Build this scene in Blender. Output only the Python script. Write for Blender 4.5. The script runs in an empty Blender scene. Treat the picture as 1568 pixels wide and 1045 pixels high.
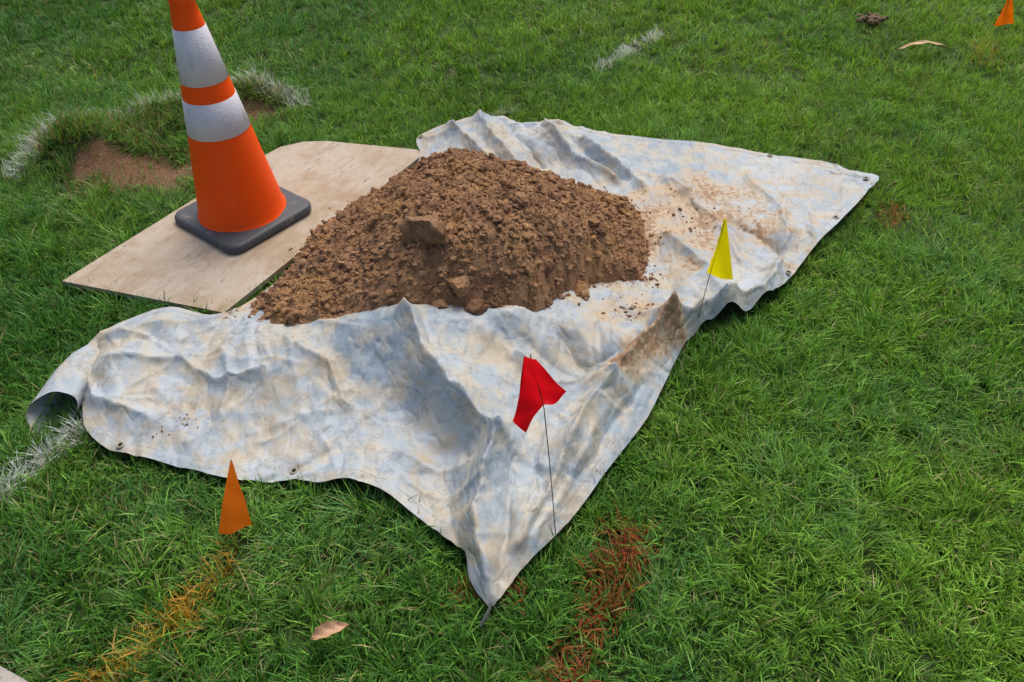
import bpy, bmesh, math
import numpy as np
from mathutils import Vector
rng=np.random.default_rng(7)
scene=bpy.context.scene
# ------------------------------------------------------------------ helpers
def hsh(ix,iy,seed):
    n=(ix.astype(np.int64)*374761393+iy.astype(np.int64)*668265263+seed*1442695041)&0xffffffff
    n=((n^(n>>13))*1274126177)&0xffffffff
    n=((n^(n>>16))*2246822519)&0xffffffff
    n=n^(n>>15)
    return (n&0xffffff)/float(0x1000000)
def vn(x,y,seed=0):
    ix=np.floor(x);iy=np.floor(y);fx=x-ix;fy=y-iy
    fx=fx*fx*fx*(fx*(fx*6-15)+10);fy=fy*fy*fy*(fy*(fy*6-15)+10)
    a=hsh(ix,iy,seed);b=hsh(ix+1,iy,seed);c=hsh(ix,iy+1,seed);d=hsh(ix+1,iy+1,seed)
    return (a*(1-fx)+b*fx)*(1-fy)+(c*(1-fx)+d*fx)*fy
def fbm(x,y,seed=0,o=4):
    r=0;a=.5;s=0
    for i in range(o):
        r=r+a*vn(x,y,seed+i*17);s+=a;a*=.5;x=x*2.03+3.1;y=y*2.03+1.7
    return r/s
def vor(x,y,seed=0):
    ix=np.floor(x);iy=np.floor(y)
    f1=np.full(x.shape,9.);f2=np.full(x.shape,9.);cid=np.zeros(x.shape)
    for i in (-1,0,1):
        for j in (-1,0,1):
            cx=ix+i;cy=iy+j
            px=cx+hsh(cx,cy,seed);py=cy+hsh(cx,cy,seed+5)
            d=np.hypot(px-x,py-y)
            m=d<f1
            f2=np.where(m,f1,np.minimum(f2,d));cid=np.where(m,hsh(cx,cy,seed+9),cid);f1=np.where(m,d,f1)
    return f1,f2,cid
def pip(x,y,poly):
    ins=np.zeros(x.shape,bool);n=len(poly)
    for i in range(n):
        x1,y1=poly[i];x2,y2=poly[(i+1)%n]
        if y1==y2: continue
        c=((y1>y)!=(y2>y))&(x<(x2-x1)*(y-y1)/(y2-y1)+x1)
        ins^=c
    return ins
def near(x,y,pts,closed=True):
    bd=np.full(x.shape,1e9);bx=np.zeros(x.shape);by=np.zeros(x.shape);n=len(pts)
    for i in range(n if closed else n-1):
        x1,y1=pts[i];x2,y2=pts[(i+1)%n]
        L=(x2-x1)**2+(y2-y1)**2+1e-12
        t=np.clip(((x-x1)*(x2-x1)+(y-y1)*(y2-y1))/L,0,1)
        qx=x1+t*(x2-x1);qy=y1+t*(y2-y1);d=np.hypot(x-qx,y-qy)
        m=d<bd
        bx=np.where(m,qx,bx);by=np.where(m,qy,by);bd=np.where(m,d,bd)
    return bd,bx,by
def crom(P,sub=4):
    P=np.array(P,float);n=len(P);o=[]
    for i in range(n):
        p0,p1,p2,p3=P[i-1],P[i],P[(i+1)%n],P[(i+2)%n]
        for k in range(sub):
            t=k/sub
            o.append(.5*((2*p1)+(-p0+p2)*t+(2*p0-5*p1+4*p2-p3)*t*t+(-p0+3*p1-3*p2+p3)*t**3))
    return [tuple(v) for v in o]
class RBF:
    def __init__(s,P,reg=1e-4):
        P=np.array(P,float);s.x=P[:,:2];n=len(P)
        d=np.hypot(s.x[:,None,0]-s.x[None,:,0],s.x[:,None,1]-s.x[None,:,1])
        K=s.k(d)+np.eye(n)*reg*-1
        A=np.zeros((n+3,n+3));A[:n,:n]=K;A[:n,n]=1;A[:n,n+1:]=s.x;A[n,:n]=1;A[n+1:,:n]=s.x.T
        s.w=np.linalg.solve(A,np.concatenate([P[:,2],[0,0,0]]))
    def k(s,d): return np.sqrt(d*d+.0009)
    def __call__(s,x,y):
        sh=x.shape;x=x.ravel();y=y.ravel();n=len(s.x);r=s.w[n]+s.w[n+1]*x+s.w[n+2]*y
        for i in range(n): r=r+s.w[i]*s.k(np.hypot(x-s.x[i,0],y-s.x[i,1]))
        return r.reshape(sh)
def fastmesh(name,co,faces_list,smooth=True):
    me=bpy.data.meshes.new(name)
    co=np.asarray(co,np.float32)
    loops=np.concatenate([f.ravel() for f in faces_list]).astype(np.int32)
    tot=np.concatenate([np.full(len(f),f.shape[1]) for f in faces_list]).astype(np.int32)
    st=np.concatenate([[0],np.cumsum(tot)[:-1]]).astype(np.int32)
    me.vertices.add(len(co));me.vertices.foreach_set('co',co.ravel())
    me.loops.add(len(loops));me.loops.foreach_set('vertex_index',loops)
    me.polygons.add(len(tot));me.polygons.foreach_set('loop_start',st)
    try: me.polygons.foreach_set('loop_total',tot)
    except Exception: pass
    me.update(calc_edges=True);me.validate()
    me.polygons.foreach_set('use_smooth',np.full(len(me.polygons),smooth))
    me.update()
    return me
def addobj(name,me,mat=None,parent=None):
    ob=bpy.data.objects.new(name,me);scene.collection.objects.link(ob)
    if mat: me.materials.append(mat)
    if parent: ob.parent=parent
    return ob
def empty(name):
    e=bpy.data.objects.new(name,None);scene.collection.objects.link(e);return e
def attr(me,name,arr):
    if arr.ndim==1:
        a=me.attributes.new(name,'FLOAT','POINT');a.data.foreach_set('value',arr.astype(np.float32))
    else:
        a=me.attributes.new(name,'FLOAT_COLOR','POINT')
        c=np.ones((len(arr),4),np.float32);c[:,:3]=arr;a.data.foreach_set('color',c.ravel())
class M:
    def __init__(s,name):
        s.m=bpy.data.materials.new(name);s.m.use_nodes=True;s.t=s.m.node_tree;s.b=s.t.nodes['Principled BSDF'];s.out=s.t.nodes['Material Output']
    def n(s,ty,**kw):
        nd=s.t.nodes.new(ty)
        for k,v in kw.items(): setattr(nd,k,v)
        return nd
    def l(s,a,b): s.t.links.new(a,b)
    def noise(s,scale,detail=4,rough=.5,vec=None):
        nd=s.n('ShaderNodeTexNoise');nd.inputs['Scale'].default_value=scale;nd.inputs['Detail'].default_value=detail;nd.inputs['Roughness'].default_value=rough
        s.l(vec if vec else s.co(),nd.inputs['Vector']);return nd.outputs['Fac']
    def co(s):
        if not hasattr(s,'tc'): s.tc=s.n('ShaderNodeTexCoord')
        return s.tc.outputs['Object']
    def ramp(s,fac,stops):
        r=s.n('ShaderNodeValToRGB');el=r.color_ramp.elements
        while len(el)<len(stops): el.new(.5)
        for e,(p,c) in zip(el,stops):
            e.position=p;e.color=(*c,1) if len(c)==3 else c
        s.l(fac,r.inputs[0]);return r.outputs[0]
    def mix(s,f,a,b,bt='MIX'):
        x=s.n('ShaderNodeMix',data_type='RGBA',blend_type=bt)
        for v,i in ((f,0),(a,6),(b,7)):
            if hasattr(v,'links'): s.l(v,x.inputs[i])
            elif i==0: x.inputs[0].default_value=v
            else: x.inputs[i].default_value=(*v,1)
        return x.outputs[2]
    def math(s,op,a,b=0.):
        x=s.n('ShaderNodeMath',operation=op)
        for v,i in ((a,0),(b,1)):
            if hasattr(v,'links'): s.l(v,x.inputs[i])
            else: x.inputs[i].default_value=v
        return x.outputs[0]
    def bump(s,h,dist,strength=1.,nrm=None):
        b=s.n('ShaderNodeBump');b.inputs['Strength'].default_value=strength;b.inputs['Distance'].default_value=dist
        s.l(h,b.inputs['Height'])
        if nrm: s.l(nrm,b.inputs['Normal'])
        s.l(b.outputs[0],s.b.inputs['Normal']);return b.outputs[0]
    def at(s,name,c=False):
        a=s.n('ShaderNodeAttribute');a.attribute_name=name
        return a.outputs['Color'] if c else a.outputs['Fac']
BW=(0,0,0),(1,1,1)
def plain(name,col,rough=.5,spec=.5):
    m=M(name);n=m.noise(30,4)
    c=m.mix(n,tuple(v*.8 for v in col),tuple(min(1,v*1.15) for v in col));m.l(c,m.b.inputs['Base Color'])
    m.b.inputs['Roughness'].default_value=rough;m.b.inputs['Specular IOR Level'].default_value=spec;return m.m
# ------------------------------------------------------------------ plan data (metres)
OUT=[(-.402,3.033,.07),(-.344,3.1,.08),(-.236,3.163,.09),(-.124,3.191,.1),(-.025,3.18,.09),(.045,3.172,.07),(.116,3.19,.07),(.187,3.194,.08),(.284,3.154,.07),(.407,3.109,.06),(.626,3.07,.05),(.868,3.031,.05),(1.071,2.96,.05),(1.268,2.896,.05),(1.354,2.828,.05),(1.452,2.768,.05),(1.389,2.688,.04),(1.258,2.521,.05),(1.04,2.262,.05),(.907,2.085,.04),(.808,1.997,.05),(.743,1.934,.04),(.63,1.887,.03),(.566,1.836,.02),(.51,1.76,.03),(.45,1.64,.04),(.38,1.50,.04),(.27,1.34,.04),(.14,1.15,.04),(.02,1.01,.04),(-.04,.92,.02),(-.07,.94,.03),(-.10,.99,.04),(-.11,1.05,.06),(-.15,1.09,.05),(-.22,1.15,.05),(-.30,1.21,.07),(-.36,1.24,.08),(-.42,1.26,.08),(-.50,1.27,.045),(-.60,1.28,.04),(-.75,1.29,.04),(-.86,1.32,.04),(-.99,1.36,.04),(-1.08,1.38,.04),(-1.16,1.44,.05),(-1.20,1.51,.05),(-1.225,1.57,.05),(-1.25,1.62,.06),(-1.27,1.68,.07),(-1.27,1.73,.08),(-1.23,1.80,.09),(-1.15,1.88,.09),(-1.07,1.92,.09),(-.99,1.90,.08),(-.90,1.89,.08)]
HID=[(-.79,2.07,.06),(-.66,2.33,.06),(-.49,2.63,.05),(-.38,2.90,.05)]
def zz(s,z): return [(float(a.split(',')[0])/100,float(a.split(',')[1])/100,q) for a,q in zip(s.split(),z)]
CREST=zz("-105,181 -93,175 -80,173 -65,170 -48,173 -30,174 -16,176 1,177 17,190 28,199 42,205 48,220 54,242",[.12,.10,.13,.15,.18,.23,.205,.19,.13,.09,.07,.06,.06])
FRONT=zz("-118,163 -123,158 -105,147 -90,160 -87,146 -67,155 -64,140 -49,163 -44,147 -31,135 -34,161 -26,149 -15,138 -14,123 -22,155 -13,145 -3,132 -8,126 -9,112 -6,101 -15,163 -1,167 -4,150 13,170 8,152 3,132 11,126 22,168 18,156 28,159 37,170 48,182 22,148 15,135 32,148 6,115 1,105 36,188 53,187 67,191 81,201 60,188 56,215 71,222 91,229 114,254 99,236 79,263 104,283 56,276 64,263 31,293 21,300 10,301 18,288 -7,303 -23,304 44,190",
[.12,.09,.07,.09,.06,.09,.05,.12,.07,.08,.14,.05,.04,.04,.19,.17,.15,.13,.11,.09,.17,.13,.14,.1,.07,.09,.06,.07,.08,.13,.13,.14,.11,.1,.06,.07,.06,.07,.12,.12,.09,.09,.05,.05,.05,.05,.09,.05,.05,.06,.08,.09,.12,.13,.05,.12,.10,.08])
PB=zz("-85,181 -87,194 -78,212 -73,235 -64,251 -59,258 -46,264 -36,271 -20,275 0,273 17,270 34,264 47,253 49,242 47,217 45,209 25,203 16,193 1,179 -16,178 -31,177 -49,176 -66,173",
[.06,.05,.05,.05,.06,.07,.08,.08,.08,.08,.08,.08,.07,.06,.06,.06,.08,.10,.16,.17,.18,.14,.11])
PI=[(-.57,1.94,.20),(-.46,2.06,.27),(-.29,2.10,.34),(-.17,2.22,.36),(-.01,2.16,.34),(.13,2.08,.29),(.29,2.16,.2),(.24,2.02,.16),(.03,1.89,.27),(-.155,1.855,.30),(-.31,1.88,.29),(-.44,1.86,.20),(-.67,1.85,.13),(-.24,1.83,.22),(-.05,1.85,.21),(-.19,2.50,.30),(-.334,2.494,.24),(.037,2.495,.25),(.229,2.54,.15),(-.6,2.2,.17)]
BOARD=[(-1.51,2.11),(-1.02,2.93),(-.97,3.0),(-.88,3.045),(-.78,3.05),(-.35,2.97),(-.92,1.94)]
outl=crom(OUT+HID,3)
poly=[(p[0],p[1]) for p in outl]
pilep=[(p[0],p[1]) for p in crom(PB,3)]
def terr(x,y):
    m=.15*np.exp(-(((x+1.80)/.2)**2+((y-3.03)/.15)**2))+.10*np.exp(-(((x+1.2)/.16)**2+((y-3.52)/.10)**2))+.08*np.exp(-(((x+1.5)/.2)**2+((y-3.3)/.12)**2))
    m-=.04*np.exp(-(((x+1.48)/.12)**2+((y-2.98)/.1)**2))
    return m+.012*(fbm(x*1.3,y*1.3,3,2)-.5)*np.clip(np.hypot(x,y-2)*.2,0,1)
# ------------------------------------------------------------------ ground
def axis(a,b,st,far):
    v=list(np.arange(a,b+st/2,st));lo=[];hi=[];s=st
    p=a
    while p>-far: s*=1.5;p-=s;lo.append(p)
    s=st;p=b
    while p<far: s*=1.5;p+=s;hi.append(p)
    return np.array(lo[::-1]+v+hi)
gx=axis(-4,4,.04,150);gy=axis(.2,6,.04,150)
X,Y=np.meshgrid(gx,gy);Z=terr(X,Y)
def gridfaces(nx,ny):
    i=np.arange(ny*nx).reshape(ny,nx)
    return np.stack([i[:-1,:-1],i[:-1,1:],i[1:,1:],i[1:,:-1]],-1).reshape(-1,4)
me=fastmesh('lawn_ground',np.stack([X,Y,Z],-1).reshape(-1,3),[gridfaces(len(gx),len(gy))])
def spoil(x,y): return np.minimum(np.hypot((x+1.50)/.24,(y-2.89)/.13),np.hypot((x+1.24)/.14,(y-3.37)/.08))+.9*(fbm(x*12,y*12,66,3)-.5)
attr(me,'soil',(1-np.clip((spoil(X,Y)-.9)/.4,0,1)).ravel())
m=M('lawn_soil_thatch')
n=m.noise(120,5,.7);n2=m.noise(1.5,4)
c=m.ramp(n,[(.3,(.02,.035,.006)),(.5,(.05,.09,.015)),(.7,(.13,.15,.045))])
c=m.mix(m.ramp(n2,[(.3,BW[0]),(.7,BW[1])]),c,m.mix(.5,c,(.05,.13,.015)))
sx=m.n('ShaderNodeSeparateXYZ');m.l(m.co(),sx.inputs[0])
far=m.math('MULTIPLY',m.math('SUBTRACT',m.math('MAXIMUM',m.math('ABSOLUTE',sx.outputs[0]),sx.outputs[1]),5.5),.3)
cl=m.n('ShaderNodeClamp');m.l(far,cl.inputs[0])
c=m.mix(cl.outputs[0],c,m.ramp(n,[(.3,(.05,.15,.018)),(.7,(.15,.31,.035))]))
c=m.mix(m.at('soil'),c,m.ramp(n,[(.3,(.11,.05,.022)),(.7,(.36,.20,.105))]))
m.l(c,m.b.inputs['Base Color']);m.b.inputs['Roughness'].default_value=.95;m.bump(n,.02)
addobj('lawn_ground',me,m.m)
# ------------------------------------------------------------------ grass blades
def segd(x,y,pts): return near(x,y,pts,False)[0]
def path_side(x,y): return ((y-.80)+(x+1.115)*.45)<0
def make_grass(n_cl,per,xr,yr,L0,w0,seg3,seed,hole=None):
    r=np.random.default_rng(seed)
    cx=r.uniform(*xr,n_cl);cy=r.uniform(*yr,n_cl)
    if hole is not None:
        k=~((cx>hole[0])&(cx<hole[1])&(cy>hole[2])&(cy<hole[3]));cx=cx[k];cy=cy[k]
    nc=len(cx)
    ca=r.uniform(0,2*np.pi,nc);ch=r.uniform(.7,1.3,nc)*(0.6+.8*fbm(cx*4,cy*4,11,3));cc=r.uniform(0,1,nc);clean=r.uniform(.0,.6,nc)
    fa=fbm(cx*3,cy*3,21,2)*5*np.pi
    ca=np.where(r.random(nc)<.5,fa,ca)
    id=np.repeat(np.arange(nc),per);N=len(id)
    rad=np.abs(r.normal(0,.013,N));an=r.uniform(0,2*np.pi,N)
    x=cx[id]+rad*np.cos(an);y=cy[id]+rad*np.sin(an)
    L=L0*ch[id]*r.uniform(.4,1.15,N)
    lx=.55*np.cos(an)*r.uniform(.1,1.3,N)+clean[id]*np.cos(ca[id])*1.1+r.normal(0,.2,N)
    ly=.55*np.sin(an)*r.uniform(.1,1.3,N)+clean[id]*np.sin(ca[id])*1.1+r.normal(0,.2,N)
    keep=np.ones(N,bool)
    for pl,mar in ((poly,.02),(BOARD,.008)):
        box=(x>-1.6)&(x<1.6)&(y>.8)&(y<3.3);ii=np.where(box)[0]
        if len(ii)==0: continue
        ins=pip(x[ii],y[ii],pl);d=near(x[ii],y[ii],pl)[0]
        keep[ii[ins&(d>mar)]]=False
        sh=ii[(ins&(d<=mar))];L[sh]*=r.uniform(.5,.8,len(sh))
    keep&=~path_side(x,y)
    sd=spoil(x,y)
    keep&=~((sd<1)&(r.random(N)<.93))
    mnd=np.exp(-(((x+1.80)/.24)**2+((y-3.03)/.2)**2))+np.exp(-(((x+1.2)/.2)**2+((y-3.50)/.14)**2))+np.exp(-(((x+1.5)/.25)**2+((y-3.3)/.15)**2))
    L=L*(1+.45*np.clip(mnd,0,1))
    L=np.where(sd<1.25,L*.75,L)
    x,y,L,lx,ly,id,sd,mnd=[a[keep] for a in (x,y,L,lx,ly,id,sd,mnd)];N=len(x);cc=cc[id]
    t=fbm(x*1.1+5,y*1.1,31,3);u=r.random(N)
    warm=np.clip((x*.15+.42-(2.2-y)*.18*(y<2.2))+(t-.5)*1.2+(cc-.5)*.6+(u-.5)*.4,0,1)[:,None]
    dark=np.array([.072,.225,.036]);lime=np.array([.27,.49,.055])  # blade greens: deep green and yellower green, blended by warm
    col=dark*(1-warm)+lime*warm
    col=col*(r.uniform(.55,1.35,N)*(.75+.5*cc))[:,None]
    cool=np.clip((fbm(x*2.5,y*2.5,77,3)-.48)*5,0,1)[:,None]*(r.random(N)<.5)[:,None]
    col=col*(1-.4*cool)+np.array([.17,.38,.16])*.4*cool
    dry=(r.random(N)<.035*(1+2*(fbm(x*3,y*3,91,2)>.6)));col[dry]=np.array([.50,.45,.20])*r.uniform(.4,1.1,(dry.sum(),1))
    def paint(pts,wd,rgb,prob,edge=.03):
        ii=np.where((x>min(p[0] for p in pts)-.3)&(x<max(p[0] for p in pts)+.3)&(y>min(p[1] for p in pts)-.3)&(y<max(p[1] for p in pts)+.3))[0]
        if len(ii)==0:return
        d=segd(x[ii],y[ii],pts)+(fbm(x[ii]*14,y[ii]*14,5,3)-.5)*wd*1.4
        p=np.clip((wd-d)/edge+.5,0,1)*prob
        k=ii[r.random(len(ii))<p]
        f=r.uniform(.5,1,len(k))[:,None]
        col[k]=col[k]*(1-f)+np.array(rgb)*f*r.uniform(.75,1.1,(len(k),1))
    paint([(.43,3.88),(.62,4.12),(.79,4.33)],.035,(.85,.88,.9),.95,.02)
    paint([(-1.37,1.18),(-1.31,1.28),(-1.22,1.46),(-1.16,1.53)],.030,(.85,.88,.92),.95,.018)
    paint([(-2.02,2.86),(-1.95,3.0),(-1.88,3.14)],.05,(.8,.84,.88),.85)
    paint([(-1.72,3.28),(-1.48,3.52)],.045,(.75,.8,.82),.7)
    paint([(-1.30,3.58),(-1.0,3.48)],.055,(.75,.8,.82),.7)
    paint([(-.1,3.37),(0,3.43)],.03,(.75,.8,.8),.6)
    paint([(-.88,.76),(-.81,.84),(-.755,.93)],.045,(.78,.38,.05),.6)
    paint([(-.74,.95),(-.68,1.06)],.035,(.7,.36,.05),.5)
    paint([(.29,1.11),(.23,.98),(.17,.87),(.10,.74)],.045,(.46,.055,.03),.75)
    paint([(-.12,.97),(.01,.97)],.02,(.55,.01,.02),.7)
    paint([(1.42,2.50),(1.46,2.6)],.04,(.50,.15,.06),.6)
    paint([(2.4,3.9),(2.5,4.2)],.06,(.5,.32,.02),.3)
    dd=((sd<1.7)|(mnd>.5))&(r.random(N)<.22);col[dd]=np.array([.40,.29,.15])*r.uniform(.4,1.1,(dd.sum(),1))
    w=w0*r.uniform(.5,1.3,N)
    la=np.hypot(lx,ly)+1e-6;sc=np.minimum(1,1.4/la);lx*=sc;ly*=sc;la=np.hypot(lx,ly)
    wa=np.arctan2(ly,lx)+np.pi/2+r.normal(0,.45,N);wx=np.cos(wa)*w/2;wy=np.sin(wa)*w/2
    zb=terr(x,y)-.004
    S=[0,.38,.72,1.] if seg3 else [0,.5,1.]
    W=[.8,1.,.7,0] if seg3 else [.9,.85,0]
    pts=[];cols=[]
    for s,ww in zip(S,W):
        hx=x+lx*L*s**1.7;hy=y+ly*L*s**1.7;hz=zb+L*(s*1.0-.42*la*s*s)
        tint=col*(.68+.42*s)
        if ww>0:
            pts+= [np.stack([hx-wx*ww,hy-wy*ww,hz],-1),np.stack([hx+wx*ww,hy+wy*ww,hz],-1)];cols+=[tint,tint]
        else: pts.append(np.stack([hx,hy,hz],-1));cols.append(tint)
    k=len(pts);co=np.stack(pts,1).reshape(-1,3);cl=np.stack(cols,1).reshape(-1,3)
    b=np.arange(N)*k
    q=[np.stack([b+2*j,b+2*j+1,b+2*j+3,b+2*j+2],-1) for j in range(len(S)-2)]
    tr=np.stack([b+k-3,b+k-2,b+k-1],-1)
    return co,cl,np.concatenate(q),tr
zones=[make_grass(17500,13,(-1.75,1.75),(.55,2.35),.066,.0035,True,1),
       make_grass(17500,12,(-2.8,2.9),(2.35,3.7),.060,.0037,False,2),
       make_grass(16500,10,(-3.6,3.7),(3.7,5.4),.058,.0045,False,3),
       make_grass(3800,11,(1.75,2.8),(.9,2.35),.065,.0044,False,4),
       make_grass(3800,11,(-2.8,-1.75),(.9,2.35),.065,.0044,False,5),
       make_grass(9000,9,(-8,8),(-1,10),.07,.011,False,6,(-2.8,2.9,.55,5.4))]
off=0;C=[];K=[];Q=[];T=[]
for co,cl,q,t in zones:
    C.append(co);K.append(cl);Q.append(q+off);T.append(t+off);off+=len(co)
me=fastmesh('lawn_grass',np.concatenate(C),[np.concatenate(Q),np.concatenate(T)])
attr(me,'col',np.concatenate(K))
m=M('grass_blades');c=m.at('col',True)
m.l(c,m.b.inputs['Base Color']);m.b.inputs['Roughness'].default_value=.48;m.b.inputs['Specular IOR Level'].default_value=.28
tr=m.n('ShaderNodeBsdfTranslucent');m.l(m.mix(1.,c,(1.3,1.2,.6),'MULTIPLY'),tr.inputs[0])
mx=m.n('ShaderNodeMixShader');mx.inputs[0].default_value=.3;m.l(m.b.outputs[0],mx.inputs[1]);m.l(tr.outputs[0],mx.inputs[2]);m.l(mx.outputs[0],m.out.inputs[0])
addobj('lawn_grass',me,m.m)
# ------------------------------------------------------------------ clipped grid surfaces
def clipgrid(pl,st):
    a=np.array(pl);x0,y0=a.min(0)-st;x1,y1=a.max(0)+st
    gx=np.arange(x0,x1,st);gy=np.arange(y0,y1,st);X,Y=np.meshgrid(gx,gy);nx,ny=len(gx),len(gy)
    f=gridfaces(nx,ny);x=X.ravel().copy();y=Y.ravel().copy()
    cx=x[f].mean(1);cy=y[f].mean(1);f=f[pip(cx,cy,pl)]
    cnt=np.bincount(f.ravel(),minlength=nx*ny)
    bd=np.where((cnt>0)&(cnt<4))[0]
    d,qx,qy=near(x[bd],y[bd],pl);x[bd]=qx;y[bd]=qy
    used=np.where(cnt>0)[0];mp=np.full(nx*ny,-1);mp[used]=np.arange(len(used))
    return x[used],y[used],mp[f]
tarp=empty('tarpaulin')
x,y,F=clipgrid(poly,.0055)
ctrl=[p for p in OUT]+CREST+FRONT+HID+[(-.5,2.1,.07),(-.3,2.3,.07),(0,2.2,.07),(.2,2.3,.06),(-.3,2.7,.06),(0,2.7,.06),(.3,2.5,.06),(-.3,1.95,.1),(0,1.95,.1),(-.6,1.9,.08)]
cc=[]
for p in ctrl:
    if all((p[0]-q[0])**2+(p[1]-q[1])**2>.0004 for q in cc): cc.append(p)
z=RBF(cc,reg=.004)(x,y)
qx=x+.016*(fbm(x*9,y*9,71,3)-.5)*2;qy=y+.016*(fbm(x*9,y*9,72,3)-.5)*2
def ridge(pts,amp,w):
    d=near(qx,qy,pts,False)[0];return amp*np.exp(-d/w)
for pts,a,w in [
 ([(-.30,1.74),(-.22,1.55),(-.13,1.45),(-.03,1.33)],.05,.032),
 ([(-.03,1.33),(-.075,1.26),(-.09,1.13),(-.065,1.01),(-.045,.93)],.045,.022),
 ([(.48,1.82),(.37,1.70),(.28,1.59),(.21,1.47),(.15,1.35),(.06,1.15),(.01,1.05)],.055,.026),
 ([(.48,1.82),(.60,1.89),(.81,2.02),(.93,2.2)],.055,.026),
 ([(-.25,1.72),(-.17,1.45),(-.12,1.33)],-.022,.04),
 ([(-1.2,1.74),(-1.0,1.82),(-.9,1.86)],.03,.03),
 ([(-1.15,1.64),(-.95,1.66),(-.84,1.58),(-.7,1.60)],.028,.016),
 ([(-1.22,1.62),(-1.15,1.53),(-1.0,1.46)],.024,.016),
 ([(-.85,1.70),(-.78,1.58),(-.8,1.48)],.02,.014),
 ([(-.65,1.70),(-.52,1.62),(-.45,1.5)],.02,.016),
 ([(.02,1.66),(.12,1.58),(.24,1.62)],.026,.016),
 ([(.30,1.60),(.18,1.64),(.05,1.70)],-.025,.02),
 ([(.15,1.78),(.22,1.68),(.34,1.72),(.42,1.80)],-.045,.028),
 ([(.3,2.98),(.42,2.82),(.5,2.66)],.04,.022),([(.14,3.05),(.24,2.86),(.4,2.7)],.05,.02),([(.2,3.08),(.32,2.88),(.45,2.72)],-.03,.02),
 ([(.93,2.75),(1.0,2.5),(.95,2.28)],.024,.02),([(.60,2.72),(.74,2.45),(.78,2.2)],.022,.022),
 ([(.55,2.35),(.66,2.15),(.66,1.98)],.034,.024),([(.50,2.30),(.53,2.05),(.50,1.86)],-.02,.03),
 ([(.80,2.45),(.92,2.30),(.95,2.17)],-.02,.018),([(1.02,2.62),(1.1,2.5),(1.05,2.35)],.015,.014),
 ([(-.14,3.12),(-.1,2.98),(.02,2.8)],.04,.02),([(-.26,3.1),(-.2,2.98),(-.1,2.85)],.035,.018),([(-.02,3.12),(.02,3.0),(.12,2.85)],-.03,.022),
 ([(-.36,3.02),(-.25,3.06),(-.12,3.14),(0,3.12),(.1,3.1),(.2,3.14)],.02,.018),
 ([(-.28,1.28),(-.18,1.22),(-.09,1.22)],.02,.014),([(-.30,1.36),(-.2,1.31),(-.12,1.30)],.018,.014),
 ([(.05,1.30),(.08,1.18),(.02,1.04)],-.024,.015),([(.22,1.40),(.14,1.24),(.05,1.08)],.02,.013),([(.0,1.28),(-.02,1.12),(-.03,.98)],-.025,.018),
 ([(.36,1.60),(.26,1.42),(.16,1.26)],-.018,.013),([(.06,1.60),(.03,1.45),(-.02,1.36)],.018,.013),([(.10,1.40),(.06,1.25),(.0,1.10)],.016,.012),
 ([(.70,1.93),(.72,2.0)],.02,.012),([(.60,1.88),(.58,1.95)],-.02,.012)]:
    z+=ridge(pts,a,w)
cs=np.random.default_rng(5)
ANC=[(-.30,1.74),(-.03,1.33),(0,1.77),(.48,1.82),(-.05,1.0),(-1.15,1.75),(-.80,1.73),(.25,3.08),(0,3.12),(1.3,2.78),(.9,2.15),(-.5,1.4),(-.95,1.5),(.2,1.5),(.7,2.6),(.5,2.8),(-.09,1.2),(.28,1.6),(-.62,1.6)]
for ax_,ay_ in ANC:
    for k in range(11):
        a=cs.uniform(0,6.283);L_=cs.uniform(.08,.45);p=(ax_+cs.normal(0,.05),ay_+cs.normal(0,.05));pts=[p]
        for j in range(4):
            a+=cs.normal(0,.16);p=(p[0]+math.cos(a)*L_/4,p[1]+math.sin(a)*L_/4);pts.append(p)
        ii=np.where((np.abs(x-ax_)<.6)&(np.abs(y-ay_)<.6))[0]
        d=near(qx[ii],qy[ii],pts,False)[0];w_=cs.uniform(.006,.015)
        z[ii]+=cs.choice([1,1,-1])*cs.uniform(.003,.009)*np.exp(-d/w_)
wx=x+.05*(fbm(x*6,y*6,1,3)-.5);wy=y+.05*(fbm(x*6+9,y*6,2,3)-.5)
de,_,_=near(x,y,poly)
amp=np.clip(de/.08,.35,1)
flat=1-.4*np.exp(-(((x-.9)/.35)**2+((y-2.7)/.3)**2))
def cr(sx,sy,a,seed,rot=0.,k=.12):
    c_,s_=math.cos(rot),math.sin(rot)
    X_=(wx*c_+wy*s_)/sx;Y_=(-wx*s_+wy*c_)/sy
    f1,f2,_=vor(X_,Y_,seed);return a*(np.sqrt(f1*f1+k)-.55)
msk=np.clip(-.2+2.*fbm(x*3,y*3,55,2),0,2)
z+=(cr(.22,.36,.032,1,.4)+cr(.10,.24,.017,2,-.6)*msk+cr(.05,.12,.007,3,.9,.04)*msk)*amp*flat
z+=.010*(fbm(x*5,y*5,8,3)-.5)
z=np.where(de<.028,z+.0025,z)
z=np.maximum(z,.022+.012*fbm(x*9,y*9,15,2))
me=fastmesh('sheet',np.stack([x,y,z],-1),[F])
attr(me,'edge',de)
dp,_,_=near(x,y,pilep)
inp=pip(x,y,pilep);dp=np.where(inp,0,dp)
side=np.exp(-(((x-.62)/.24)**2+((y-2.5)/.32)**2))
dirt=np.exp(-dp/.06)*.35*((x>.2)|(y>1.9))+side*.68+.65*np.exp(-(((x-.38)/.12)**2+((y-1.9)/.09)**2))+.95*np.exp(-(segd(x,y,[(.50,1.80),(.38,1.70),(.30,1.62)])/.05)**2)+.35*np.exp(-(((x+.9)/.15)**2+((y-1.46)/.08)**2))+.4*np.exp(-(((x-1.0)/.22)**2+((y-2.4)/.25)**2))+.25*np.exp(-(segd(x,y,[(.75,2.75),(1.05,2.7)])/.1)**2)
attr(me,'dirt',dirt)
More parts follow.
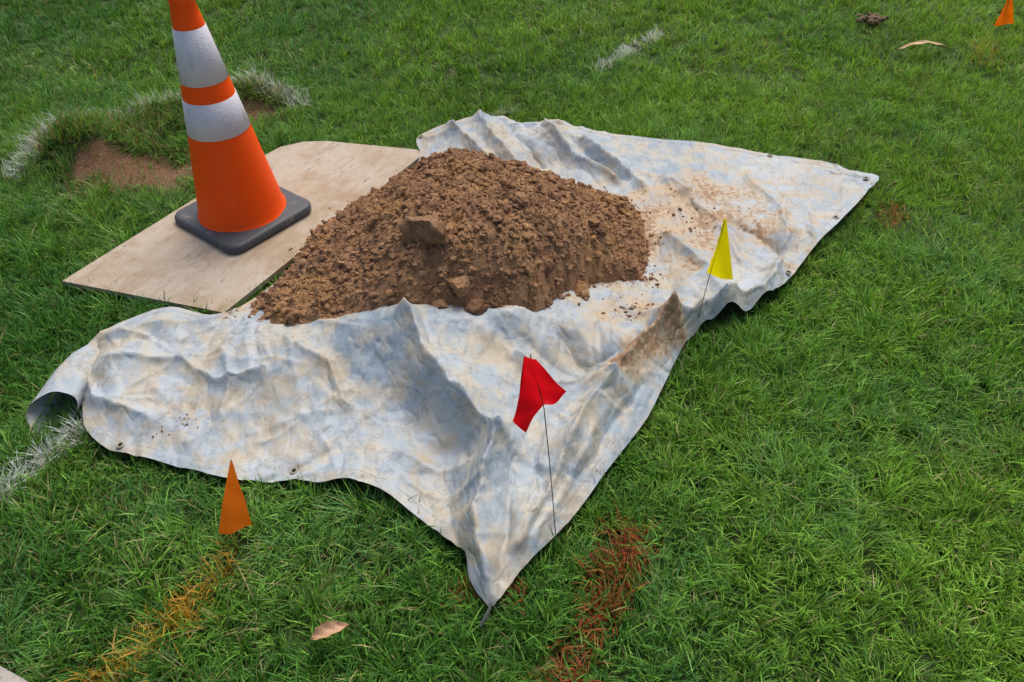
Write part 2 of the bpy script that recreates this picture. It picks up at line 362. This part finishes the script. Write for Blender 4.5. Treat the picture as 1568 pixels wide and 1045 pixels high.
def tarpmat(name):
    m=M(name)
    n1=m.noise(2.6,5,.6);n2=m.noise(12,6,.68);n3=m.noise(55,5,.7);n4=m.noise(6,5,.72)
    base=m.ramp(n1,[(.35,(.26,.325,.385)),(.62,(.41,.46,.495))])
    st=m.ramp(m.math('ADD',m.math('MULTIPLY',n2,.6),m.math('MULTIPLY',n4,.4)),[(.43,BW[0]),(.57,(.85,.85,.85))])
    c=m.mix(st,base,(.48,.44,.355))
    sc=m.ramp(m.math('ABSOLUTE',m.math('SUBTRACT',m.noise(7,7,.72),.5)),[(0,(.6,.6,.6)),(.018,BW[0])])
    c=m.mix(sc,c,(.20,.21,.21))
    c=m.mix(m.math('MULTIPLY',m.ramp(n4,[(.52,BW[0]),(.70,BW[1])]),.7),c,(.37,.30,.20))
    dm=m.math('ADD',m.at('dirt'),m.math('MULTIPLY',m.math('SUBTRACT',n2,.5),1.6))
    c=m.mix(m.ramp(dm,[(.25,BW[0]),(.75,(.88,.88,.88))]),c,(.46,.34,.21))
    dk=m.math('ADD',m.math('MULTIPLY',m.at('dirt'),.6),m.math('MULTIPLY',m.math('SUBTRACT',n3,.5),1.2))
    dk2=m.math('ADD',dk,m.math('MULTIPLY',m.math('SUBTRACT',n4,.5),1.4))
    c=m.mix(m.ramp(dk2,[(.40,BW[0]),(.50,(.9,.9,.9))]),c,(.28,.165,.09))
    e=m.at('edge')
    line=m.ramp(m.math('ABSOLUTE',m.math('SUBTRACT',e,.028)),[(0,(.5,.5,.5)),(.0022,BW[0])])
    c=m.mix(m.math('MULTIPLY',line,m.ramp(n2,[(.4,BW[0]),(.55,BW[1])])),c,(.14,.13,.11))
    m.l(c,m.b.inputs['Base Color']);m.b.inputs['Roughness'].default_value=.52;m.b.inputs['Specular IOR Level'].default_value=.3
    mp=m.n('ShaderNodeMapping');mp.inputs['Scale'].default_value=(1,.45,1);mp.inputs['Rotation'].default_value=(0,0,.6);m.l(m.co(),mp.inputs[0])
    r1=m.math('ABSOLUTE',m.math('SUBTRACT',m.noise(13,2,.5,mp.outputs[0]),.5))
    b1=m.bump(m.math('MINIMUM',m.math('MULTIPLY',r1,7.),1.),.006,.6);b2=m.bump(m.noise(34,4,.6),.004,.5,b1)
    return m.m
TM=tarpmat('tarpaulin_polyethylene')
addobj('sheet',me,TM,tarp)
def tube_surface(path,rad,a0,a1,na=28):
    co=[];n=len(path)
    for i,p in enumerate(path):
        p=Vector(p);q=Vector(path[min(i+1,n-1)])-Vector(path[max(i-1,0)]);q.normalize()
        s=q.cross(Vector((0,0,1)));s.normalize();u=s.cross(q)
        sl=.95*max(0,1-i/3.)
        for j in range(na):
            a=a0+(a1-a0)*j/(na-1);r=rad[i]*(1+.08*math.sin(a*3+i*.3)+.04*math.sin(a*5-i))
            v=p+s*math.cos(a)*r*1.1+u*math.sin(a)*r*.85+q*(sl*r*(math.sin(a)+.35*math.cos(a)))
            co.append(tuple(v))
    return np.array(co),gridfaces(na,n)
pp=[(-1.272,1.485,.062),(-1.270,1.515,.066),(-1.265,1.56,.072),(-1.256,1.61,.076),(-1.24,1.67,.078),(-1.20,1.74,.076),(-1.15,1.80,.07),(-1.08,1.84,.06)]
co,f=tube_surface(pp,[.056,.055,.053,.052,.05,.045,.036,.02],math.radians(-150),math.radians(205),48)
me=fastmesh('rolled_corner',co,[f]);attr(me,'edge',np.full(len(co),.2));attr(me,'dirt',np.zeros(len(co)));o=addobj('rolled_corner',me,TM,tarp)
bm=bmesh.new()
def torus(bm,c,R,r,n=16,k=8):
    vs=[]
    for i in range(n):
        a=2*math.pi*i/n
        for j in range(k):
            b=2*math.pi*j/k
            vs.append(bm.verts.new(Vector(c)+Vector(((R+r*math.cos(b))*math.cos(a),(R+r*math.cos(b))*math.sin(a),r*math.sin(b)))))
    for i in range(n):
        for j in range(k):
            bm.faces.new((vs[i*k+j],vs[((i+1)%n)*k+j],vs[((i+1)%n)*k+(j+1)%k],vs[i*k+(j+1)%k]))
def disc(bm,c,R,n=16):
    bm.faces.new([bm.verts.new((c[0]+R*math.cos(2*math.pi*i/n),c[1]+R*math.sin(2*math.pi*i/n),c[2])) for i in range(n)])
gp=[(-.57,1.308),(-1.05,1.388),(1.064,2.94),(.067,3.152),(1.195,2.478),(1.40,2.76),(-.38,3.04),(.93,2.135)]
bm2=bmesh.new()
xs=x;ys=y;zs=z
for g in gp:
    k=np.where((xs-g[0])**2+(ys-g[1])**2<.012**2)[0];zg=zs[k].max()+.001
    torus(bm,(g[0],g[1],zg),.0085,.0028);disc(bm2,(g[0],g[1],zg+.0005),.0075)
me=bpy.data.meshes.new('grommets');bm.to_mesh(me);addobj('grommets',me,plain('grommet_brass',(.30,.27,.2),.4),tarp)
me=bpy.data.meshes.new('grommet_holes');bm2.to_mesh(me);addobj('grommet_holes',me,plain('hole_dark',(.01,.012,.008),.9),tarp)
def wire(name,pts,r,mat,parent=None):
    cu=bpy.data.curves.new(name,'CURVE');cu.dimensions='3D';cu.bevel_depth=r;cu.bevel_resolution=2
    sp=cu.splines.new('POLY');sp.points.add(len(pts)-1)
    for p,q in zip(sp.points,pts): p.co=(*q,1)
    ob=bpy.data.objects.new(name,cu);scene.collection.objects.link(ob);cu.materials.append(mat)
    if parent: ob.parent=parent
    return ob
wire('tie_cord',[(-.045,.94,.05),(-.05,.91,.06),(-.06,.885,.065),(-.07,.87,.055)],.004,plain('cord_grey',(.06,.07,.06),.9),tarp)
# ------------------------------------------------------------------ plywood board
bm=bmesh.new()
TOP=.052;BOT=.034
def bz(px,py): return .006*math.sin(px*2.2+py)
top=[bm.verts.new((p[0],p[1],TOP+bz(*p))) for p in BOARD];bot=[bm.verts.new((p[0],p[1],BOT+bz(*p))) for p in BOARD]
ft=bm.faces.new(top);fb=bm.faces.new(bot[::-1]);n=len(top)
for i in range(n): bm.faces.new((top[i],bot[i],bot[(i+1)%n],top[(i+1)%n]))
bmesh.ops.recalc_face_normals(bm,faces=bm.faces)
me=bpy.data.meshes.new('plywood_board');bm.to_mesh(me)
m=M('plywood')
mp=m.n('ShaderNodeMapping');mp.inputs['Rotation'].default_value=(0,0,math.radians(-61));m.l(m.co(),mp.inputs[0])
mp2=m.n('ShaderNodeMapping');mp2.inputs['Scale'].default_value=(3,14,2);m.l(mp.outputs[0],mp2.inputs[0])
g=m.noise(1.6,7,.65,mp2.outputs[0]);g2=m.noise(4,6,.7);g3=m.noise(1.1,4,.5,mp2.outputs[0])
c=m.ramp(g,[(.3,(.31,.235,.155)),(.5,(.40,.32,.235)),(.75,(.46,.395,.31))])
c=m.mix(m.ramp(g2,[(.40,BW[0]),(.60,(.8,.8,.8))]),c,(.47,.415,.345))
c=m.mix(m.ramp(m.noise(5,7,.72),[(.48,BW[0]),(.64,(.8,.8,.8))]),c,(.33,.24,.155))
crk=m.ramp(m.math('ABSOLUTE',m.math('SUBTRACT',g3,.5)),[(0,BW[1]),(.010,BW[0])])
c=m.mix(m.math('MULTIPLY',crk,m.ramp(g2,[(.50,BW[0]),(.60,(.8,.8,.8))])),c,(.14,.10,.065))
spk=m.ramp(m.noise(45,6,.75),[(.60,BW[0]),(.68,(.6,.6,.6))]);c=m.mix(spk,c,(.24,.15,.085))
m.l(c,m.b.inputs['Base Color']);m.b.inputs['Roughness'].default_value=.85;m.b.inputs['Specular IOR Level'].default_value=.15;m.bump(g,.004,.8)
addobj('plywood_board',me,m.m)
# ------------------------------------------------------------------ dirt pile
x,y,F=clipgrid(pilep,.005)
z=RBF(PB+PI,reg=.01)(x,y);d,_,_=near(x,y,pilep)
lump=np.clip(d/.06,.15,1)
f1,f2,cid=vor(x/.06+.6*fbm(x*20,y*20,3,2),y/.06+.6*fbm(x*20,y*20,4,2),12);g1,g2_,cd2=vor(x/.022+.5*fbm(x*40,y*40,6,2),y/.022,14);h1,h2_,cd3=vor(x/.011,y/.011,19)
z+=lump*(.075*(fbm(x*6,y*6,40,4)-.5)+.022*(cid-.5)*np.clip((f2-f1)*4,0,1)+.010*(cd2-.3)*np.clip((g2_-g1)*4,0,1)+.005*cd3*np.clip((h2_-h1)*4,0,1)+.010*fbm(x*60,y*60,41,3))
z-=.035*np.exp(-d/.02)
me=fastmesh('mound',np.stack([x,y,z],-1),[F],True)
pile=empty('dirt_pile')
m=M('excavated_soil')
n1=m.noise(5,5,.6);n2=m.noise(110,6,.75);n3=m.noise(22,5,.7)
c=m.ramp(n3,[(.3,(.24,.128,.070)),(.5,(.36,.205,.118)),(.72,(.48,.295,.175))])
c=m.mix(m.ramp(n1,[(.5,BW[0]),(.68,(.65,.65,.65))]),c,(.49,.29,.12))
c=m.mix(m.ramp(n2,[(.32,(.5,.5,.5)),(.52,BW[0])]),c,(.13,.066,.036))
geo=m.n('ShaderNodeNewGeometry')
c=m.mix(1.,c,m.ramp(geo.outputs['Random Per Island'],[(0,(.72,.70,.68)),(.6,(1,1,1)),(.93,(1.12,1.1,1.0)),(1,(1.4,1.35,1.1))]),'MULTIPLY')
m.l(c,m.b.inputs['Base Color']);m.b.inputs['Roughness'].default_value=.95;m.b.inputs['Specular IOR Level'].default_value=.1
m.bump(m.math('ADD',n2,m.math('MULTIPLY',n3,.5)),.009,1.)
SOIL=m.m
addobj('mound',me,SOIL,pile)
def templ(sub,k):
    out=[]
    for i in range(k):
        bm=bmesh.new();bmesh.ops.create_icosphere(bm,subdivisions=sub,radius=1)
        v=np.array([q.co[:] for q in bm.verts]);f=np.array([[a.index for a in p.verts] for p in bm.faces]);bm.free()
        r=np.random.default_rng(100+i+sub*50)
        for _ in range(12):
            nrm=r.normal(size=3);nrm/=np.linalg.norm(nrm);dd=r.uniform(.42,.85)
            h_=v@nrm-dd;v=v-np.where(h_>0,h_*.9,0)[:,None]*nrm
        rr=.5*(fbm(v[:,0]*3+7*i,v[:,1]*3+v[:,2]*2,i,3)-.5)+.4*(fbm(v[:,2]*6+3*i,v[:,0]*5-v[:,1]*4,i+9,3)-.5)
        v=v*(1+rr[:,None])
        v=v*r.uniform(.75,1.2,3)*1.15;out.append((v,f))
    return out
T1=templ(2,14);T2=templ(4,6)
def scatter(T,px,py,pz,sz,seed):
    r=np.random.default_rng(seed);C=[];Fs=[];off=0
    ti=r.integers(0,len(T),len(px))
    for k,(v,f) in enumerate(T):
        ii=np.where(ti==k)[0];n=len(ii)
        if n==0: continue
        q=r.normal(size=(n,4));q/=np.linalg.norm(q,axis=1)[:,None];w_,a,b,c_=q.T
        R=np.stack([1-2*(b*b+c_*c_),2*(a*b-w_*c_),2*(a*c_+w_*b),2*(a*b+w_*c_),1-2*(a*a+c_*c_),2*(b*c_-w_*a),2*(a*c_-w_*b),2*(b*c_+w_*a),1-2*(a*a+b*b)],-1).reshape(n,3,3)
        P=np.einsum('nij,vj->nvi',R,v)*sz[ii][:,None,None]
        P[:,:,2]*=.8
        P=P+np.stack([px[ii],py[ii],pz[ii]],-1)[:,None,:]
        C.append(P.reshape(-1,3));Fs.append((f[None]+(np.arange(n)*len(v))[:,None,None]).reshape(-1,3)+off);off+=n*len(v)
    return np.concatenate(C),np.concatenate(Fs)
N=20000
idx=rng.integers(0,len(x),N);px=x[idx]+rng.uniform(-.004,.004,N);py=y[idx]+rng.uniform(-.004,.004,N)
sz=.0021*(rng.pareto(2.0,N)+1);sz=np.clip(sz,.0021,.013)
pz=z[idx]+sz*.15
co,f=scatter(T1,px,py,pz,sz,5)
addobj('small_clods',fastmesh('small_clods',co,[f],False),SOIL,pile)
N=120;cand=np.where(d>.03)[0];idx=rng.choice(cand,N)
px=x[idx];py=y[idx];sz=rng.uniform(.009,.022,N);pz=z[idx]+sz*.2
ex=[(-.25,1.95,.064),(-.155,1.83,.038),(-.11,1.80,.034),(-.21,1.80,.030),(.22,1.97,.030),(.03,2.12,.028),(.18,1.95,.022),(-.5,2.02,.024),(-.36,2.25,.028),(.40,2.12,.026),(.1,1.97,.028),(.30,2.00,.028),(.36,2.06,.026)]
ex=np.array(ex);k=[np.argmin((x-a)**2+(y-b)**2) for a,b,_ in ex]
px=np.concatenate([px,ex[:,0]]);py=np.concatenate([py,ex[:,1]]);sz=np.concatenate([sz,ex[:,2]]);pz=np.concatenate([pz,z[k]+ex[:,2]*.25])
co,f=scatter(T2,px,py,pz,sz,6)
addobj('large_clods',fastmesh('large_clods',co,[f],True),SOIL,pile)
N=700
bi=rng.integers(0,len(pilep),N);dist=np.abs(rng.normal(0,.03,N));ang=rng.uniform(0,2*np.pi,N)
pa=np.array(pilep)[bi];px=pa[:,0]+dist*np.cos(ang);py=pa[:,1]+dist*np.sin(ang)
k=(px>.15)|(py>1.84);px=px[k];py=py[k]
px=np.concatenate([px,rng.normal(.58,.10,60),rng.normal(.38,.05,60),rng.normal(-.9,.06,20)]);py=np.concatenate([py,rng.normal(2.52,.12,60),rng.normal(1.93,.035,60),rng.normal(1.46,.03,20)])
it=pip(px,py,poly);ib=pip(px,py,BOARD)
pz=np.zeros(len(px))
for i in range(len(px)):
    if it[i]: pz[i]=zs[np.argmin((xs-px[i])**2+(ys-py[i])**2)]
    else: pz[i]=TOP
k=it|ib;px,py,pz=px[k],py[k],pz[k];sz=np.clip(.0018*(rng.pareto(2.2,len(px))+1),.0016,.008);pz=pz+sz*.3
co,f=scatter(T1,px,py,pz,sz,8)
addobj('crumbs',fastmesh('crumbs',co,[f],False),SOIL,pile)
# ------------------------------------------------------------------ traffic cone
cone=empty('traffic_cone');cone.location=(-.99,2.49,TOP+.004);cone.rotation_euler=(0,math.radians(-1.2),0)
def lathe(name,prof,mat,parent,seg=96):
    co=[];n=len(prof)
    for r_,z_ in prof:
        for j in range(seg):
            a=2*math.pi*j/seg;co.append((r_*math.cos(a),r_*math.sin(a),z_))
    i=np.arange(n*seg).reshape(n,seg);j=np.roll(i,-1,1)
    F=np.stack([i[:-1],j[:-1],j[1:],i[1:]],-1).reshape(-1,4)
    me=fastmesh(name,np.array(co),[F]);return addobj(name,me,mat,parent)
R=lambda z_: .155-.158*(z_-.03)
def scuffed(name,col,dark,rough,amt=.6,spec=.5):
    m=M(name);n=m.noise(9,7,.75);mp=m.n('ShaderNodeMapping');mp.inputs['Scale'].default_value=(1,1,.25);m.l(m.co(),mp.inputs[0]);n2=m.noise(28,6,.7,mp.outputs[0])
    c=m.mix(m.ramp(n2,[(.56,BW[0]),(.74,(amt,amt,amt))]),col,dark)
    c=m.mix(m.ramp(n,[(.55,BW[0]),(.8,(.5,.5,.5))]),c,tuple(v*.75 for v in col))
    m.l(c,m.b.inputs['Base Color']);m.b.inputs['Roughness'].default_value=rough;m.b.inputs['Specular IOR Level'].default_value=spec;m.bump(n,.002,.3);return m
OR=scuffed('cone_orange_vinyl',(1.0,.09,.002),(1.0,.17,.05),.5,.5,.22)
prof=[(R(.03)+.006,.030),(R(.034)+.004,.033),(R(.05),.045)]+[(R(z_),z_) for z_ in np.arange(.08,.385,.03)]
prof+=[(R(z_)-.0,z_) for z_ in (.39,.5,.56,.73,.775)]+[(.040,.778),(.041,.790),(.036,.794),(.032,.84),(.027,.872),(.0245,.876),(.022,.870),(.022,.8)]
lathe('cone_body',prof,OR.m,cone)
m=scuffed('reflective_collar',(.64,.62,.68),(.34,.29,.26),.4,1.)
v=m.n('ShaderNodeTexVoronoi');v.inputs['Scale'].default_value=190;m.l(m.co(),v.inputs['Vector']);m.bump(v.outputs['Distance'],.002,.6)
WH=m.m
for i,(a,b) in enumerate(((.355,.475),(.53,.70))):
    e=.0016
    lathe('reflective_collar_%d'%(i+1),[(R(a)-.002,a),(R(a)+e,a+.001),(R((a+b)/2)+e,(a+b)/2),(R(b)+e,b-.001),(R(b)-.002,b)],WH,cone)
bm=bmesh.new()
def rsq(hw,rad,z_,n=8):
    o=[]
    for q in range(4):
        cx=(hw-rad)*(1 if q in(0,3) else -1);cy=(hw-rad)*(1 if q in (0,1) else -1)
        for i in range(n+1):
            a=math.pi/2*q+math.pi/2*i/n;o.append((cx+rad*math.cos(a),cy+rad*math.sin(a),z_))
    return o
rings=[rsq(.180,.045,0),rsq(.188,.048,.004),rsq(.188,.048,.022),rsq(.182,.044,.030),rsq(.172,.04,.031)]
n=len(rings[0]);rings.append([((R(.03)+.004)*math.cos(math.atan2(p[1],p[0])),(R(.03)+.004)*math.sin(math.atan2(p[1],p[0])),.034) for p in rings[0]])
vs=[[bm.verts.new(p) for p in r_] for r_ in rings]
bm.faces.new(vs[0][::-1])
for a,b in zip(vs,vs[1:]):
    for i in range(n): bm.faces.new((a[i],a[(i+1)%n],b[(i+1)%n],b[i]))
for f in bm.faces: f.smooth=True
me=bpy.data.meshes.new('cone_base');bm.to_mesh(me)
m=scuffed('cone_base_rubber',(.06,.066,.074),(.28,.24,.20),.6,.9)
o=addobj('cone_base',me,m.m,cone);o.rotation_euler=(0,0,math.radians(52))
md=o.modifiers.new('b','EDGE_SPLIT');md.split_angle=math.radians(50)
# ------------------------------------------------------------------ marker flags
WIRE=plain('flag_wire_steel',(.05,.05,.055),.4)
def flag(name,pts,wirepts,col,fold=.012):
    e=empty(name);bm=bmesh.new()
    vs=[bm.verts.new(p) for p in pts];f=bm.faces.new(vs)
    bmesh.ops.triangulate(bm,faces=[f]);bmesh.ops.subdivide_edges(bm,edges=bm.edges,cuts=7,use_grid_fill=True)
    for v in bm.verts: v.co.y+=fold*math.sin(v.co.x*70+v.co.z*22)+.25*fold*math.sin(v.co.z*110+v.co.x*50)
    for f in bm.faces: f.smooth=True
    me=bpy.data.meshes.new('flag_sheet');bm.to_mesh(me)
    m=M(name+'_vinyl');n=m.noise(25,4);c=m.mix(n,tuple(v*.88 for v in col),col);m.l(c,m.b.inputs['Base Color']);m.b.inputs['Roughness'].default_value=.45;m.b.inputs['Specular IOR Level'].default_value=.25
    tr=m.n('ShaderNodeBsdfTranslucent');m.l(c,tr.inputs[0]);mx=m.n('ShaderNodeMixShader');mx.inputs[0].default_value=.5
    m.l(m.b.outputs[0],mx.inputs[1]);m.l(tr.outputs[0],mx.inputs[2]);m.l(mx.outputs[0],m.out.inputs[0])
    addobj('flag_sheet',me,m.m,e);wire('flag_wire',wirepts,.0011,WIRE,e)
yy=1.112
flag('red_marker_flag',[(.023,yy,.648),(.046,yy,.646),(.078,yy-.004,.594),(.110,yy,.540),(.066,yy+.012,.492),(.029,yy,.432),(.001,yy-.004,.468),(.014,yy,.53),(.023,yy+.005,.585)],[(.110,yy,0),(.100,yy,.12),(.083,yy,.32),(.066,yy+.006,.49),(.045,yy+.006,.60),(.035,yy+.004,.645)],(.85,.004,.014),.008)
yy=1.86
flag('yellow_marker_flag',[(.589,yy,.458),(.597,yy,.456),(.655,yy,.243),(.572,yy,.268)],[(.572,yy+.01,0),(.574,yy,.1),(.582,yy,.28),(.592,yy,.457)],(1.,.84,.004),.006)
flag('orange_marker_flag',[(-.673,1.205,.205),(-.667,1.203,.206),(-.639,1.146,.132),(-.624,1.111,.082),(-.706,1.099,.066),(-.690,1.155,.138)],[(-.668,1.10,0),(-.670,1.135,.09),(-.671,1.185,.15),(-.671,1.215,.206)],(1.,.20,.003),.005)
flag('orange_marker_flag',[(2.63,4.35,.195),(2.665,4.35,.185),(2.72,4.35,.06),(2.62,4.35,.045)],[(2.66,4.36,0),(2.655,4.352,.1),(2.645,4.35,.19)],(1.,.18,.003),.006)
# ------------------------------------------------------------------ leaves, husk, sod lump
def leaf(name,c,L,W,rot,col,curl=.35,z0=.06):
    bm=bmesh.new();nu,nv=14,7;g=[]
    for i in range(nu):
        u=i/(nu-1);row=[]
        w=W*math.sin(math.pi*min(1,u*.97+.02))**.8*(1-.25*u)
        for j in range(nv):
            v=j/(nv-1)*2-1
            row.append(bm.verts.new(((u-.5)*L,v*w/2,curl*w*v*v+.12*L*math.sin(u*3.2)+.003*math.sin(u*20+v*4))))
        g.append(row)
    for i in range(nu-1):
        for j in range(nv-1): bm.faces.new((g[i][j],g[i+1][j],g[i+1][j+1],g[i][j+1])).smooth=True
    me=bpy.data.meshes.new(name);bm.to_mesh(me);o=addobj(name,me,plain(name+'_dry',col,.6));o.location=(c[0],c[1],z0);o.rotation_euler=(.15,-.1,rot);return o
leaf('dead_leaf',(-.395,.852),.085,.036,.35,(.50,.30,.17),.35,.066)
leaf('corn_husk',(2.10,4.03),.25,.030,-.05,(.62,.42,.2),.2,.055)
r=np.random.default_rng(3)
px=r.normal(1.985,.022,60);py=r.normal(4.45,.02,60);sz=r.uniform(.008,.024,60);pz=r.uniform(.03,.06,60)
co,f=scatter(T1,px,py,pz,sz,9);addobj('soil_lump',fastmesh('soil_lump',co,[f],False),plain('sod',(.15,.10,.05),.95))
bm=bmesh.new();pts=[(-1.115-1.2,.80+.54),(-1.115+1.0,.80-.45),(-.9,-.6),(-2.9,.2)]
t=[bm.verts.new((p[0],p[1],.03)) for p in pts];b=[bm.verts.new((p[0],p[1],-.05)) for p in pts];bm.faces.new(t)
for i in range(4): bm.faces.new((t[i],b[i],b[(i+1)%4],t[(i+1)%4]))
bmesh.ops.recalc_face_normals(bm,faces=bm.faces)
me=bpy.data.meshes.new('concrete_path');bm.to_mesh(me);addobj('concrete_path',me,plain('concrete',(.40,.37,.33),.9))
# ------------------------------------------------------------------ light
w=bpy.data.worlds.new('World');scene.world=w;w.use_nodes=True
nt=w.node_tree;bg=nt.nodes['Background'];sk=nt.nodes.new('ShaderNodeTexSky');sk.sky_type='NISHITA';sk.sun_disc=False
EL=math.radians(62);AZ=math.radians(20)
sk.sun_elevation=EL;sk.sun_rotation=AZ;sk.dust_density=5;sk.air_density=1
nt.links.new(sk.outputs[0],bg.inputs[0]);bg.inputs[1].default_value=.15
sl=bpy.data.lights.new('sun','SUN');sl.energy=2.2;sl.angle=math.radians(34);sl.color=(1,.95,.87)
so=bpy.data.objects.new('sun',sl);scene.collection.objects.link(so)
dv=Vector((math.sin(AZ)*math.cos(EL),math.cos(AZ)*math.cos(EL),math.sin(EL)))
so.rotation_euler=dv.to_track_quat('Z','Y').to_euler();so.location=(0,3,6)
cam=bpy.data.cameras.new('camera');cam.lens=28.0;cam.sensor_width=36;cam.clip_end=1000;cam.clip_start=.02
co_=bpy.data.objects.new('camera',cam);scene.collection.objects.link(co_);co_.location=(0,0,1.7);co_.rotation_euler=(math.radians(90-42.4),0,0)
scene.camera=co_
scene.view_settings.view_transform='Standard';scene.view_settings.look='None';scene.view_settings.exposure=0
